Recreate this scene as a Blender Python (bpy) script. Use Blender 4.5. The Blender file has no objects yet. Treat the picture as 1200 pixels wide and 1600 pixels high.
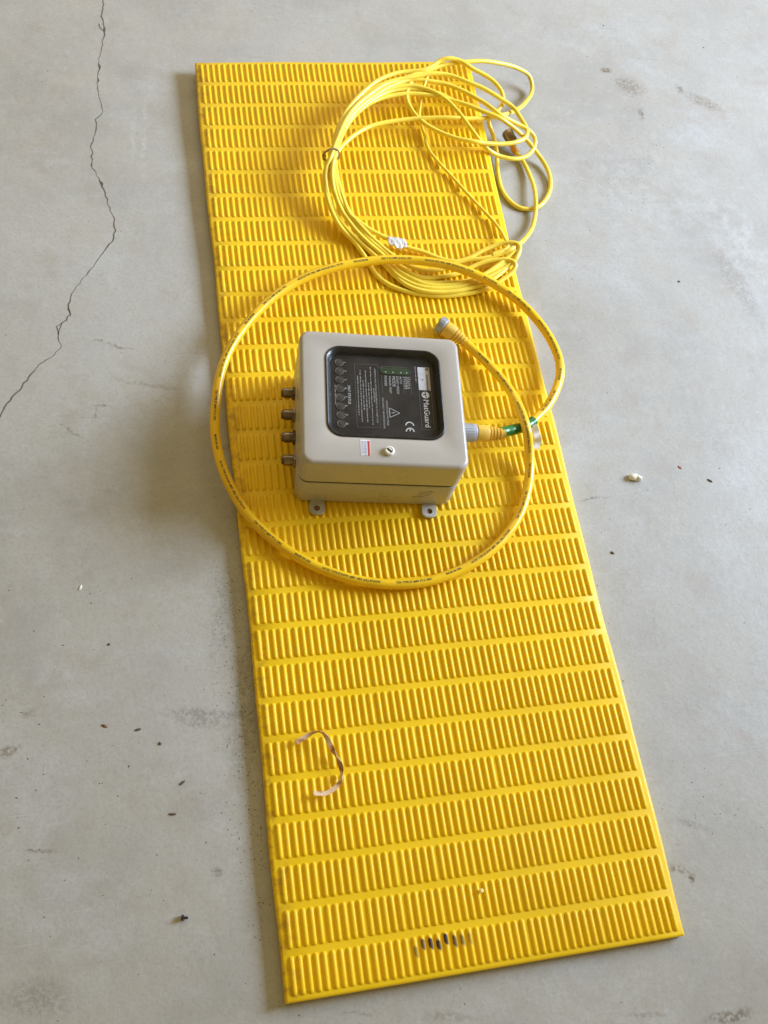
import bpy, bmesh, math, random
from mathutils import Vector, Matrix, Quaternion

C = bpy.context.scene
R = math.radians
random.seed(7)

# ------------------------------------------------------------------ camera
CAM = {"M":[[0.974426,0.062591,-0.215814],[-0.149085,0.898675,-0.4125],[0.168128,0.434126,0.885024]],"C":[-0.34887,-0.72685,1.25361],"f":1530.1682963734288}
cd = bpy.data.cameras.new("camera")
cam = bpy.data.objects.new("camera", cd)
C.collection.objects.link(cam)
m = CAM['M']; p = CAM['C']
cam.matrix_world = Matrix(((m[0][0], m[0][1], m[0][2], p[0]), (m[1][0], m[1][1], m[1][2], p[1]), (m[2][0], m[2][1], m[2][2], p[2]), (0, 0, 0, 1)))
cd.sensor_fit = 'VERTICAL'; cd.sensor_height = 36.0; cd.sensor_width = 27.0
cd.lens = CAM['f'] / 1600.0 * 36.0
cd.clip_start = 0.01; cd.clip_end = 100
cd.dof.use_dof = True; cd.dof.focus_distance = 1.33; cd.dof.aperture_fstop = 19.0
C.camera = cam

# ------------------------------------------------------------------ room light
w = bpy.data.worlds.new("World"); C.world = w; w.use_nodes = True
bg = w.node_tree.nodes["Background"]
bg.inputs[0].default_value = (1.0, 0.78, 0.30, 1); bg.inputs[1].default_value = 0.34

def area(name, loc, target, sx, sy, power, col, spread=180):
    l = bpy.data.lights.new(name, 'AREA'); l.shape = 'RECTANGLE'; l.size = sx; l.size_y = sy
    l.energy = power; l.color = col; l.spread = R(spread)
    o = bpy.data.objects.new(name, l); C.collection.objects.link(o)
    o.location = loc
    o.rotation_euler = (Vector(target) - Vector(loc)).to_track_quat('-Z', 'Y').to_euler()
    return o
area("window_light", (3.6, 0.75, 1.80), (-0.05, 0.55, 0), 2.3, 1.35, 69, (0.655, 0.795, 1.02), 72)
area("room_light", (0.3, 3.7, 2.7), (0, 0.35, 0), 4.4, 2.0, 52, (1.0, 0.88, 0.72))

C.view_settings.view_transform = 'Standard'; C.view_settings.look = 'None'
C.view_settings.exposure = 0.10; C.view_settings.gamma = 1.0
C.render.engine = 'CYCLES'

# ------------------------------------------------------------------ helpers
class MB:
    """collects vertices and faces of one mesh"""
    def __init__(s): s.v = []; s.f = []
    def add(s, v, f):
        n = len(s.v); s.v += [tuple(a) for a in v]; s.f += [tuple(i + n for i in a) for a in f]
        return s
    def tr(s, M): s.v = [tuple(M @ Vector(a)) for a in s.v]; return s

def link(name, mesh, parent=None, loc=(0, 0, 0), rz=0):
    o = bpy.data.objects.new(name, mesh); C.collection.objects.link(o)
    o.location = loc; o.rotation_euler = (0, 0, rz)
    if parent: o.parent = parent
    return o

def build(name, mb, mat, parent=None, smooth=40, loc=(0, 0, 0), rz=0):
    me = bpy.data.meshes.new(name); me.from_pydata(mb.v, [], mb.f); me.update()
    bm = bmesh.new(); bm.from_mesh(me); bmesh.ops.recalc_face_normals(bm, faces=bm.faces); bm.to_mesh(me); bm.free()
    if mat: me.materials.append(mat)
    if smooth:
        me.polygons.foreach_set('use_smooth', [True] * len(me.polygons)); me.set_sharp_from_angle(angle=R(smooth))
    return link(name, me, parent, loc, rz)

def thing(name, label, cat, loc=(0, 0, 0), rz=0, group=None):
    o = link(name, None, None, loc, rz); o['label'] = label; o['category'] = cat
    if group: o['group'] = group
    return o

def tag(o, label, cat, group=None):
    o['label'] = label; o['category'] = cat
    if group: o['group'] = group
    return o

def box(mb, c, s, rz=0):
    x, y, z = [a / 2 for a in s]
    M = Matrix.Translation(c) @ Matrix.Rotation(rz, 4, 'Z')
    v = [M @ Vector((i * x, j * y, k * z)) for i in (-1, 1) for j in (-1, 1) for k in (-1, 1)]
    return mb.add(v, [(0, 1, 3, 2), (4, 6, 7, 5), (0, 4, 5, 1), (2, 3, 7, 6), (0, 2, 6, 4), (1, 5, 7, 3)])

def rr(cx, cy, hx, hy, r, z, n=8):
    out = []
    for qx, qy, a0 in ((1, 1, 0), (-1, 1, 90), (-1, -1, 180), (1, -1, 270)):
        for i in range(n + 1):
            a = R(a0 + 90 * i / n)
            out.append((cx + qx * (hx - r) + r * math.cos(a), cy + qy * (hy - r) + r * math.sin(a), z))
    return out

def loft(mb, loops, cap0=False, cap1=False):
    n = len(loops[0]); v = [q for l in loops for q in l]; f = []
    for k in range(len(loops) - 1):
        for i in range(n):
            j = (i + 1) % n
            f.append((k * n + i, k * n + j, (k + 1) * n + j, (k + 1) * n + i))
    if cap0: f.append(tuple(range(n))[::-1])
    if cap1: f.append(tuple((len(loops) - 1) * n + i for i in range(n)))
    return mb.add(v, f)

def lathe(mb, prof, M=Matrix(), n=24, cap0=True, cap1=True):
    loops = [[tuple(M @ Vector((r * math.cos(2 * math.pi * i / n), r * math.sin(2 * math.pi * i / n), z))) for i in range(n)] for r, z in prof]
    return loft(mb, loops, cap0, cap1)

def axis_matrix(o, d):
    return Matrix.Translation(o) @ Vector(d).to_track_quat('Z', 'Y').to_matrix().to_4x4()

def spline(pts, step=0.006):
    """centripetal Catmull-Rom through pts, resampled evenly, as Vectors"""
    P = [Vector(a) for a in pts]
    P = [P[0] * 2 - P[1]] + P + [P[-1] * 2 - P[-2]]
    out = []
    for i in range(1, len(P) - 2):
        p0, p1, p2, p3 = P[i - 1:i + 3]
        t0 = 0; t1 = t0 + max((p1 - p0).length, 1e-5) ** .5; t2 = t1 + max((p2 - p1).length, 1e-5) ** .5; t3 = t2 + max((p3 - p2).length, 1e-5) ** .5
        n = max(2, int((p2 - p1).length / step * 2))
        for k in range(n):
            t = t1 + (t2 - t1) * k / n
            a1 = p0 * ((t1 - t) / (t1 - t0)) + p1 * ((t - t0) / (t1 - t0))
            a2 = p1 * ((t2 - t) / (t2 - t1)) + p2 * ((t - t1) / (t2 - t1))
            a3 = p2 * ((t3 - t) / (t3 - t2)) + p3 * ((t - t2) / (t3 - t2))
            b1 = a1 * ((t2 - t) / (t2 - t0)) + a2 * ((t - t0) / (t2 - t0))
            b2 = a2 * ((t3 - t) / (t3 - t1)) + a3 * ((t - t1) / (t3 - t1))
            out.append(b1 * ((t2 - t) / (t2 - t1)) + b2 * ((t - t1) / (t2 - t1)))
    out.append(P[-2])
    for _ in range(3):
        out = [out[0]] + [(out[i - 1] + out[i] * 2 + out[i + 1]) / 4 for i in range(1, len(out) - 1)] + [out[-1]]
    S = [0]
    for a, b in zip(out, out[1:]): S.append(S[-1] + (b - a).length)
    n = max(2, int(S[-1] / step)); res = []; j = 0
    for k in range(n + 1):
        s = S[-1] * k / n
        while j < len(S) - 2 and S[j + 1] < s: j += 1
        u = (s - S[j]) / max(S[j + 1] - S[j], 1e-9); res.append(out[j].lerp(out[j + 1], min(max(u, 0), 1)))
    return res

def tube(mb, P, r, n=10, caps=True, radii=None):
    loops = []; N = None
    for i, q in enumerate(P):
        T = (P[min(i + 1, len(P) - 1)] - P[max(i - 1, 0)]).normalized()
        if N is None:
            N = T.orthogonal().normalized()
        N = (N - T * N.dot(T)).normalized(); B = T.cross(N)
        rad = radii[i] if radii else r
        loops.append([tuple(q + (N * math.cos(2 * math.pi * k / n) + B * math.sin(2 * math.pi * k / n)) * rad) for k in range(n)])
    return loft(mb, loops, caps, caps)

def ribbon(mb, P, width, side, thick=0.0004):
    """thin strip with thickness; side(i) gives its width direction"""
    loops = []
    for i, q in enumerate(P):
        T = (P[min(i + 1, len(P) - 1)] - P[max(i - 1, 0)]).normalized()
        s = side(i); s = (s - T * s.dot(T)).normalized(); n = T.cross(s)
        loops.append([tuple(q + s * a * width / 2 + n * b * thick / 2) for a, b in ((-1, -1), (1, -1), (1, 1), (-1, 1))])
    return loft(mb, loops, True, True)

def text_mesh(s, size, bold=0.0, align='LEFT', res=3):
    cu = bpy.data.curves.new("text", 'FONT'); cu.body = s; cu.size = size; cu.align_x = align; cu.offset = bold; cu.resolution_u = res
    o = bpy.data.objects.new("text", cu); C.collection.objects.link(o)
    dg = bpy.context.evaluated_depsgraph_get(); ev = o.evaluated_get(dg); me = ev.to_mesh()
    v = [tuple(a.co) for a in me.vertices]; f = [tuple(q.vertices) for q in me.polygons]
    ev.to_mesh_clear(); bpy.data.objects.remove(o); bpy.data.curves.remove(cu)
    return v, f

# ------------------------------------------------------------------ materials
class NT:
    def __init__(s, name):
        s.m = bpy.data.materials.new(name); s.m.use_nodes = True; s.t = s.m.node_tree; s.b = s.t.nodes["Principled BSDF"]; s.out = s.t.nodes["Material Output"]
    def n(s, typ, **k):
        q = s.t.nodes.new(typ)
        for a, b in k.items(): setattr(q, a, b)
        return q
    def l(s, a, b): s.t.links.new(a, b)
    def val(s, sock, v):
        if hasattr(v, 'is_output') or isinstance(v, bpy.types.NodeSocket): s.l(v, sock)
        else: sock.default_value = v
    def math(s, op, a, b=0.0, c=None, clamp=False):
        q = s.n('ShaderNodeMath', operation=op, use_clamp=clamp); s.val(q.inputs[0], a); s.val(q.inputs[1], b)
        if c is not None: s.val(q.inputs[2], c)
        return q.outputs[0]
    def mix(s, fac, a, b, mode='MIX'):
        q = s.n('ShaderNodeMix', data_type='RGBA', blend_type=mode); s.val(q.inputs[0], fac)
        s.val(q.inputs[6], a if not isinstance(a, tuple) else (*a, 1)); s.val(q.inputs[7], b if not isinstance(b, tuple) else (*b, 1))
        return q.outputs[2]
    def noise(s, vec, scale, detail=4, rough=.55, out=0):
        q = s.n('ShaderNodeTexNoise'); s.l(vec, q.inputs['Vector']); q.inputs['Scale'].default_value = scale
        q.inputs['Detail'].default_value = detail; q.inputs['Roughness'].default_value = rough
        return q.outputs[out]
    def ramp(s, f, a, b, va=0.0, vb=1.0):
        q = s.n('ShaderNodeMapRange', interpolation_type='SMOOTHSTEP'); s.val(q.inputs[0], f)
        q.inputs[1].default_value = a; q.inputs[2].default_value = b; q.inputs[3].default_value = va; q.inputs[4].default_value = vb
        return q.outputs[0]
    def bump(s, h, strength, dist):
        q = s.n('ShaderNodeBump'); s.l(h, q.inputs['Height']); q.inputs['Strength'].default_value = strength; q.inputs['Distance'].default_value = dist
        s.l(q.outputs[0], s.b.inputs['Normal'])
    def base(s, col, rough=.5, metal=0.0, spec=.5):
        s.val(s.b.inputs['Base Color'], (*col, 1) if isinstance(col, tuple) else col)
        s.val(s.b.inputs['Roughness'], rough); s.b.inputs['Metallic'].default_value = metal; s.b.inputs['Specular IOR Level'].default_value = spec
    def pos(s): return s.n('ShaderNodeNewGeometry').outputs['Position']
    def obj(s): return s.n('ShaderNodeTexCoord').outputs['Object']

def simple(name, col, rough=.5, metal=0.0, spec=.5, var=.12, scale=60, bump=0.0):
    t = NT(name); P = t.pos(); nz = t.noise(P, scale, 5)
    lo = tuple(c * (1 - var) for c in col); hi = tuple(min(1, c * (1 + var)) for c in col)
    t.base(t.mix(t.ramp(nz, .3, .7), lo, hi), t.ramp(t.noise(P, scale * 1.7, 3), .3, .7, rough * .85, min(1, rough * 1.15)), metal, spec)
    if bump: t.bump(t.noise(P, scale * 8, 3), bump, .0004)
    return t.m

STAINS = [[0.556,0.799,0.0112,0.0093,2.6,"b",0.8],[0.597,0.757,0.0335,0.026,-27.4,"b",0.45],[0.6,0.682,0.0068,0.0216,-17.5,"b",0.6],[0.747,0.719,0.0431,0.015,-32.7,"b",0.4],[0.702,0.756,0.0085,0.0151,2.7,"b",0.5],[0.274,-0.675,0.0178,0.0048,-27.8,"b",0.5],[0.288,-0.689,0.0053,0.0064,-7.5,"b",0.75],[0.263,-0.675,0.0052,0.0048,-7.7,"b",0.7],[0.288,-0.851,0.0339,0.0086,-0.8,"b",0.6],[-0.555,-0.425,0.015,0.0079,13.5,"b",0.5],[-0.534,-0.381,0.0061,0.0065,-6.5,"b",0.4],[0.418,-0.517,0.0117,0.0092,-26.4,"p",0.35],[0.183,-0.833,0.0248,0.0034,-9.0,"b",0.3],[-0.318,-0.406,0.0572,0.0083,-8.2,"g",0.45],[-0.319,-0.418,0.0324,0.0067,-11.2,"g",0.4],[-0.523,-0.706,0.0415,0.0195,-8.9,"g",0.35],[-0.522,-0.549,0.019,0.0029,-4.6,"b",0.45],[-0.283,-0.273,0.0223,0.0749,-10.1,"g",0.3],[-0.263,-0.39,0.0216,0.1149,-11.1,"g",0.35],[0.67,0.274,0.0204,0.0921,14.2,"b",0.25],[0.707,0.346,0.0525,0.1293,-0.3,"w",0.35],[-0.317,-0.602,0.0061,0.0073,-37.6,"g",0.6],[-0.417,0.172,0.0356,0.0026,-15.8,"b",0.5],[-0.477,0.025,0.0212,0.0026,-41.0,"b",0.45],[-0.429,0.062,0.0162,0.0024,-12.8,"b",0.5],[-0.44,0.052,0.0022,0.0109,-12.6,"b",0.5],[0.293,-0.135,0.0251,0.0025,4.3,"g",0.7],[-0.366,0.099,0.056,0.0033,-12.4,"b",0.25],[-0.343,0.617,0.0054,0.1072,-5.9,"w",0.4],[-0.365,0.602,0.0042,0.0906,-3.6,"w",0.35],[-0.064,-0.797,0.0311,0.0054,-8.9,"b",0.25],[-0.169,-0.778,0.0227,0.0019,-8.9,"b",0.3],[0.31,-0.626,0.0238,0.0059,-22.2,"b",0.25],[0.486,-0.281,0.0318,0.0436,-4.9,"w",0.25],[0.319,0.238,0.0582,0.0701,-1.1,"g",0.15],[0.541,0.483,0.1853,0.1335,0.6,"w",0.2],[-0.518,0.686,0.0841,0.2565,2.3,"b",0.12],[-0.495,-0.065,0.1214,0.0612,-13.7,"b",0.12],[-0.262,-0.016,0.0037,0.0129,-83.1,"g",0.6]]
SCUFF = [[-0.0933,-0.7206,0.5],[-0.0831,-0.7165,0.8],[-0.0736,-0.7165,1],[-0.0642,-0.7171,1],[-0.0544,-0.7157,1],[-0.044,-0.7158,0.8],[-0.0348,-0.7179,0.6],[-0.0252,-0.7186,0.3]]

def ellipse(t, xyz, x, y, rx, ry, yaw):
    """soft 0..1 mask of an ellipse lying on the ground, broken by noise outside"""
    a = R(yaw); c, s = math.cos(a), math.sin(a)
    X, Y = xyz
    dx = t.math('SUBTRACT', X, x); dy = t.math('SUBTRACT', Y, y)
    u = t.math('MULTIPLY_ADD', dx, c / rx, t.math('MULTIPLY', dy, s / rx)); v = t.math('MULTIPLY_ADD', dy, c / ry, t.math('MULTIPLY', dx, -s / ry))
    d = t.math('SQRT', t.math('ADD', t.math('MULTIPLY', u, u), t.math('MULTIPLY', v, v)))
    return t.math('SUBTRACT', 1.0, d, clamp=True)

def concrete():
    t = NT("concrete"); P = t.pos()
    wob = t.n('ShaderNodeVectorMath', operation='MULTIPLY_ADD'); t.l(t.noise(P, 30, 3, out=1), wob.inputs[0]); wob.inputs[1].default_value = (.02, .02, 0); wob.inputs[2].default_value = (-.01, -.01, 0)
    add = t.n('ShaderNodeVectorMath', operation='ADD'); t.l(P, add.inputs[0]); t.l(wob.outputs[0], add.inputs[1])
    sep = t.n('ShaderNodeSeparateXYZ'); t.l(add.outputs[0], sep.inputs[0]); XY = (sep.outputs[0], sep.outputs[1])
    col = t.mix(t.ramp(t.noise(P, 2.2, 6, .65), .36, .64), (.365, .35, .325), (.445, .435, .415))
    col = t.mix(t.ramp(t.noise(P, 9, 6, .65), .35, .7), col, (.42, .40, .365))
    col = t.mix(t.ramp(t.noise(P, 5.1, 6, .7), .52, .70, 0, .6), col, (.48, .485, .49))
    str_ = t.n('ShaderNodeMapping'); t.l(P, str_.inputs[0]); str_.inputs['Rotation'].default_value = (0, 0, .6); str_.inputs['Scale'].default_value = (1, 5, 1)
    col = t.mix(t.ramp(t.noise(str_.outputs[0], 7, 6, .7), .52, .74, 0, .25), col, (.50, .515, .53))
    str2 = t.n('ShaderNodeMapping'); t.l(P, str2.inputs[0]); str2.inputs['Rotation'].default_value = (0, 0, -.9); str2.inputs['Scale'].default_value = (1, 6, 1)
    col = t.mix(t.ramp(t.noise(str2.outputs[0], 6, 6, .7), .54, .74, 0, .2), col, (.33, .335, .33))
    col = t.mix(t.ramp(t.noise(P, 13, 7, .72), .50, .70, 0, .55), col, (.365, .33, .285))
    col = t.mix(t.ramp(t.noise(P, 38, 6, .75), .50, .72, 0, .5), col, (.47, .465, .455))
    col = t.mix(t.ramp(t.noise(P, 230, 4, .8), .42, .75, 0, .5), col, (.29, .28, .26))
    for rot, seed_, dens in ((.35, 3.1, .585), (-.75, 7.7, .60), (1.4, 12.3, .60)):
        mp = t.n('ShaderNodeMapping'); t.l(P, mp.inputs[0]); mp.inputs['Location'].default_value = (seed_, seed_, 0); mp.inputs['Rotation'].default_value = (0, 0, rot); mp.inputs['Scale'].default_value = (4, 190, 1)
        col = t.mix(t.math('MULTIPLY', t.ramp(t.noise(mp.outputs[0], 1.6, 2, .5), dens + .08, dens + .13), t.ramp(t.noise(P, 5, 3), .50, .66, 0, .45)), col, (.50, .50, .50) if rot > 0 else (.27, .25, .23))
    sp = t.n('ShaderNodeTexVoronoi', feature='F1'); t.l(P, sp.inputs['Vector']); sp.inputs['Scale'].default_value = 55
    wh = t.n('ShaderNodeSeparateColor'); t.l(sp.outputs['Color'], wh.inputs[0])
    dots = t.math('MULTIPLY', t.ramp(sp.outputs['Distance'], .04, .10, 1, 0), t.math('MULTIPLY', t.math('GREATER_THAN', wh.outputs[0], .86), t.ramp(t.noise(P, 4, 2), .42, .62)))
    col = t.mix(t.math('MULTIPLY', dots, .55), col, (.16, .13, .10))
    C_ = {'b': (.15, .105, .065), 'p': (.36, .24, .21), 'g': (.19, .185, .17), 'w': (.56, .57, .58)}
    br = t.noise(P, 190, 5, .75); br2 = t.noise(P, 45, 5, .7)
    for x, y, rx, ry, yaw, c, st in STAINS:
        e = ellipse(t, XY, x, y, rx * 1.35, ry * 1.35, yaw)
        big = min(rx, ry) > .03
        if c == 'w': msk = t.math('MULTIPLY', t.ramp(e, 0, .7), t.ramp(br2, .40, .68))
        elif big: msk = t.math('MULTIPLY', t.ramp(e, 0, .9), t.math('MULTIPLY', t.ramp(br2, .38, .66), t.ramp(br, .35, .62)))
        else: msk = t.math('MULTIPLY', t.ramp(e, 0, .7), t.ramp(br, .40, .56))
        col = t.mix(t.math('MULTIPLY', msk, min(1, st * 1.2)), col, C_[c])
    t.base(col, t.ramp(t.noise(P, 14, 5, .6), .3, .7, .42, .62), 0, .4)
    h = t.math('ADD', t.math('MULTIPLY', t.noise(P, 40, 5, .6), .8), t.math('MULTIPLY', t.noise(P, 420, 3, .7), .18))
    t.bump(h, .34, .0025)
    return t.m

def mat_vinyl():
    t = NT("yellow_vinyl"); P = t.pos(); sep = t.n('ShaderNodeSeparateXYZ'); t.l(P, sep.inputs[0]); XY = (sep.outputs[0], sep.outputs[1])
    col = t.mix(t.ramp(t.noise(P, 7, 5, .6), .3, .7), (.82, .53, .009), (.89, .58, .012))
    col = t.mix(t.ramp(t.noise(P, 120, 5, .7), .56, .8, 0, .30), col, (.55, .32, .02))
    col = t.mix(t.ramp(t.noise(P, 3.1, 6, .65), .48, .75, 0, .30), col, (.60, .40, .035))
    col = t.mix(t.ramp(t.noise(P, 33, 6, .75), .58, .78, 0, .35), col, (.48, .30, .04))
    # trodden-in dirt along the left border
    edge = t.math('MULTIPLY', t.ramp(XY[0], -.252, -.222, 1, 0), t.ramp(t.noise(P, 60, 5, .7), .42, .66))
    col = t.mix(t.math('MULTIPLY', edge, .65), col, (.36, .19, .03))
    br = t.noise(P, 260, 4, .75)
    for x, y, st in SCUFF:
        e = ellipse(t, XY, x + .0006, y + .002 * math.sin(x * 900), .0062, .0140 + .003 * math.sin(x * 1300), 20)
        up = t.ramp(sep.outputs[2], .0008, .0022)
        k = t.math('MULTIPLY', t.ramp(t.math('MULTIPLY', t.ramp(e, 0, .55), t.math('ADD', br, .18)), .26, .44), up)
        col = t.mix(t.math('MULTIPLY', k, st * .55), col, (.22, .12, .06))
        k = t.math('MULTIPLY', t.ramp(t.math('MULTIPLY', t.ramp(e, 0, .8), t.math('ADD', br, .18)), .30, .46), up)
        col = t.mix(t.math('MULTIPLY', k, st), col, (.050, .026, .020))
    t.base(col, t.ramp(t.noise(P, 90, 4), .3, .7, .36, .50), 0, .30)
    t.bump(t.noise(P, 900, 2, .5), .12, .0006)
    return t.m

M = dict(
    concrete=concrete(), vinyl=mat_vinyl(),
    crack=simple("crack_dark", (.11, .095, .08), .95, var=.4, scale=200),
    shell=simple("beige_enamel", (.425, .392, .355), .30, var=.04, scale=14, bump=.05),
    seal=simple("black_seal", (.010, .007, .005), .8, spec=.1),
    gasket=simple("black_rubber", (.014, .013, .014), .33, var=.3),
    panel=simple("dark_faceplate", (.017, .014, .014), .5, spec=.25, var=.35, scale=25),
    print_w=simple("white_print", (.50, .50, .50), .6),
    print_g=simple("grey_print", (.40, .40, .41), .6),
    print_d=simple("dim_print", (.085, .085, .085), .6),
    label_w=simple("pale_label", (.55, .56, .64), .5),
    label_p=simple("pink_label", (.42, .36, .35), .5),
    lens=simple("smoked_lens", (.050, .044, .040), .42, spec=.3),
    lensring=simple("lens_ring", (.12, .11, .105), .5, spec=.3),
    green_d=simple("green_window", (.020, .045, .026), .25),
    green_l=simple("pale_green", (.32, .45, .34), .4),
    nickel=simple("tarnished_nickel", (.25, .195, .145), .36, 1.0, var=.3, scale=90),
    dark=simple("dark_hole", (.012, .010, .009), .8),
    rust=simple("rusty_brown", (.22, .11, .045), .75, var=.5, scale=300),
    tabgrey=simple("grey_tab", (.40, .375, .335), .45, var=.15),
    nylon=simple("white_nylon", (.80, .79, .74), .38, var=.05),
    sticker=simple("white_sticker", (.80, .80, .84), .45, var=.04),
    red=simple("red_print", (.55, .045, .05), .5),
    salmon=simple("salmon_print", (.80, .38, .33), .5),
    blue_p=simple("blue_grey_print", (.34, .38, .55), .6),
    jacket=simple("yellow_jacket", (.86, .53, .014), .30, var=.06, scale=30, bump=.06),
    thin=simple("bright_yellow_jacket", (.90, .68, .07), .34, var=.06, scale=40),
    boot=simple("ochre_boot", (.74, .47, .07), .42, var=.08),
    plug_grey=simple("grey_nylon", (.36, .37, .40), .42, var=.08),
    ink=simple("black_ink", (.06, .045, .015), .6),
    green_tape=simple("green_tape", (.016, .15, .03), .28, var=.35, scale=120),
    paper=simple("crumpled_paper", (.72, .69, .69), .7, var=.10, scale=150, bump=.3),
    kraft=simple("brown_tie", (.46, .28, .15), .6, var=.35, scale=120),
    tie_dark=simple("dull_tie", (.24, .16, .08), .6, var=.3),
    foam=simple("off_white_foam", (.78, .75, .64), .8, var=.12, scale=300, bump=.4),
    black=simple("dark_steel", (.055, .045, .055), .4, .6),
    chip=simple("dark_chip", (.10, .072, .052), .85, var=.4, scale=400),
    chip_r=simple("reddish_chip", (.32, .13, .13), .7),
    grit=simple("grit", (.13, .10, .075), .95, var=.5, scale=300),
    amber=simple("orange_boot", (.75, .33, .03), .4),
)
t = NT("clear_window")
t.t.nodes.remove(t.b)
tr = t.n('ShaderNodeBsdfTransparent'); gl = t.n('ShaderNodeBsdfGlossy'); gl.inputs['Roughness'].default_value = .12
df = t.n('ShaderNodeBsdfDiffuse'); df.inputs[0].default_value = (.55, .50, .47, 1)
fr = t.n('ShaderNodeLayerWeight'); fr.inputs['Blend'].default_value = .5
m1 = t.n('ShaderNodeMixShader'); m2 = t.n('ShaderNodeMixShader')
t.l(t.ramp(t.noise(t.pos(), 35, 5, .6), .3, .8, .002, .016), m1.inputs[0]); t.l(tr.outputs[0], m1.inputs[1]); t.l(df.outputs[0], m1.inputs[2])
t.l(t.math('MULTIPLY_ADD', t.math('POWER', fr.outputs['Facing'], 5.0), .40, .009), m2.inputs[0]); t.l(m1.outputs[0], m2.inputs[1]); t.l(gl.outputs[0], m2.inputs[2]); t.l(m2.outputs[0], t.out.inputs[0])
M['pane'] = t.m

# ------------------------------------------------------------------ the floor
FZ = -0.014
g = MB().add([(-6, -6, FZ), (6, -6, FZ), (6, 6, FZ), (-6, 6, FZ)], [(0, 1, 2, 3)])
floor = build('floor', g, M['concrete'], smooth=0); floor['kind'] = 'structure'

def crack_strip(pts, wmax, seed):
    rnd = random.Random(seed); P = []
    for a, b in zip(pts, pts[1:]):
        A, B = Vector((*a, 0)), Vector((*b, 0)); n = max(1, int((B - A).length / .006)); sd = Vector((-(B - A).y, (B - A).x, 0)).normalized()
        for k in range(n): P.append(A.lerp(B, k / n) + sd * rnd.uniform(-.0016, .0016))
    P.append(Vector((*pts[-1], 0)))
    mb = MB(); v = []; wd = .0012
    for i, q in enumerate(P):
        T = P[min(i + 1, len(P) - 1)] - P[max(i - 1, 0)]; n = Vector((-T.y, T.x, 0)).normalized()
        wd = min(wmax, max(.0006, wd + rnd.uniform(-.0006, .0006)))
        ww = wd * (2.6 if rnd.random() < .05 else 1)
        v += [(q + n * ww / 2).to_tuple(), (q - n * ww / 2).to_tuple()]
    v = [(a[0], a[1], FZ + .0004) for a in v]
    return mb.add(v, [(2 * i, 2 * i + 1, 2 * i + 3, 2 * i + 2) for i in range(len(P) - 1)])
CR = crack_strip([[-0.3995,0.986],[-0.4034,0.9336],[-0.4081,0.8908],[-0.4037,0.8494],[-0.4091,0.8163],[-0.4167,0.7804],[-0.4165,0.7487],[-0.4205,0.7204],[-0.4182,0.6898],[-0.414,0.6521],[-0.425,0.6338],[-0.4268,0.6042],[-0.4338,0.575],[-0.4335,0.5252],[-0.4215,0.4975],[-0.4145,0.4632],[-0.4019,0.4161],[-0.4018,0.3922],[-0.4075,0.37],[-0.426,0.3404],[-0.4311,0.3316],[-0.4483,0.3028],[-0.463,0.2819],[-0.4719,0.2601],[-0.476,0.2396],[-0.4733,0.2288],[-0.4791,0.2182],[-0.4931,0.2068],[-0.4914,0.1927],[-0.4871,0.1717],[-0.4973,0.1548],[-0.5182,0.1385],[-0.5298,0.1222],[-0.5457,0.0963],[-0.5596,0.0784],[-0.5681,0.0616],[-0.5723,0.0533],[-0.5746,0.0302],[-0.5905,0.0123],[-0.6218,-0.0115]], .0017, 3)
for k, b in enumerate([[[-0.4037,0.8494],[-0.4101,0.8572],[-0.4131,0.8703]],[[-0.4914,0.1927],[-0.4876,0.2043],[-0.4856,0.2137]],[[-0.476,0.2396],[-0.4729,0.2252]]]):
    q = crack_strip(b, .0012, 11 + k); CR.add(q.v, q.f)
build('crack', CR, M['crack'], floor, smooth=0)

# ------------------------------------------------------------------ the safety mat
MW, ML = 0.504, 1.508
def mat_z(x, y):
    s = min(max(y / .75, 0), 1); x = min(max(x, -.25), .25)
    return s * s * (.0207 + .0452 * x)
mat_root = thing('safety_mat', 'long yellow ribbed rubber safety mat lying on the concrete floor', 'safety mat', (0, 0, FZ))
def local(mb, root): return mb.tr(Matrix.Translation(-root.location))
NX, NY = 12, 90
v = []; f = []
prof = [(-MW / 2, -.0125), (-MW / 2, -.0022), (-MW / 2 + .0012, -.0006), (-MW / 2 + .0035, 0)] + [(-MW / 2 + .0035 + (MW - .007) * i / NX, 0) for i in range(1, NX)] + [(MW / 2 - .0035, 0), (MW / 2 - .0012, -.0006), (MW / 2, -.0022), (MW / 2, -.0125)]
ys = [-ML / 2, -ML / 2 + .0012, -ML / 2 + .0035] + [-ML / 2 + .0035 + (ML - .007) * j / NY for j in range(1, NY)] + [ML / 2 - .0035, ML / 2 - .0012, ML / 2]
n = len(prof)
for j, y in enumerate(ys):
    e = min(j, len(ys) - 1 - j); drop = {0: .0022, 1: .0006}.get(e, 0)
    for x, z in prof: v.append((x + (.0010 * math.sin(y * 11 + x * 5) + .0006 * math.sin(y * 31 + x * 9)) * (abs(x) > .2495), y, min(z, -drop) + mat_z(x, y) + .0009 * math.sin(x * 21 + y * 5) * max(0, y) ))
for j in range(len(ys) - 1):
    for i in range(n - 1): f.append((j * n + i, j * n + i + 1, (j + 1) * n + i + 1, (j + 1) * n + i))
    f.append(((j + 1) * n, (j + 1) * n + n - 1, j * n + n - 1, j * n))     # underside
mb = MB().add(v, f)
for j in (0, len(ys) - 1):                                                      # end faces
    b = j * n; k = len(mb.v)
    mb.f.append(tuple(b + i for i in range(n)))
build('mat_sheet', local(mb, mat_root), M['vinyl'], mat_root, smooth=50)

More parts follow.
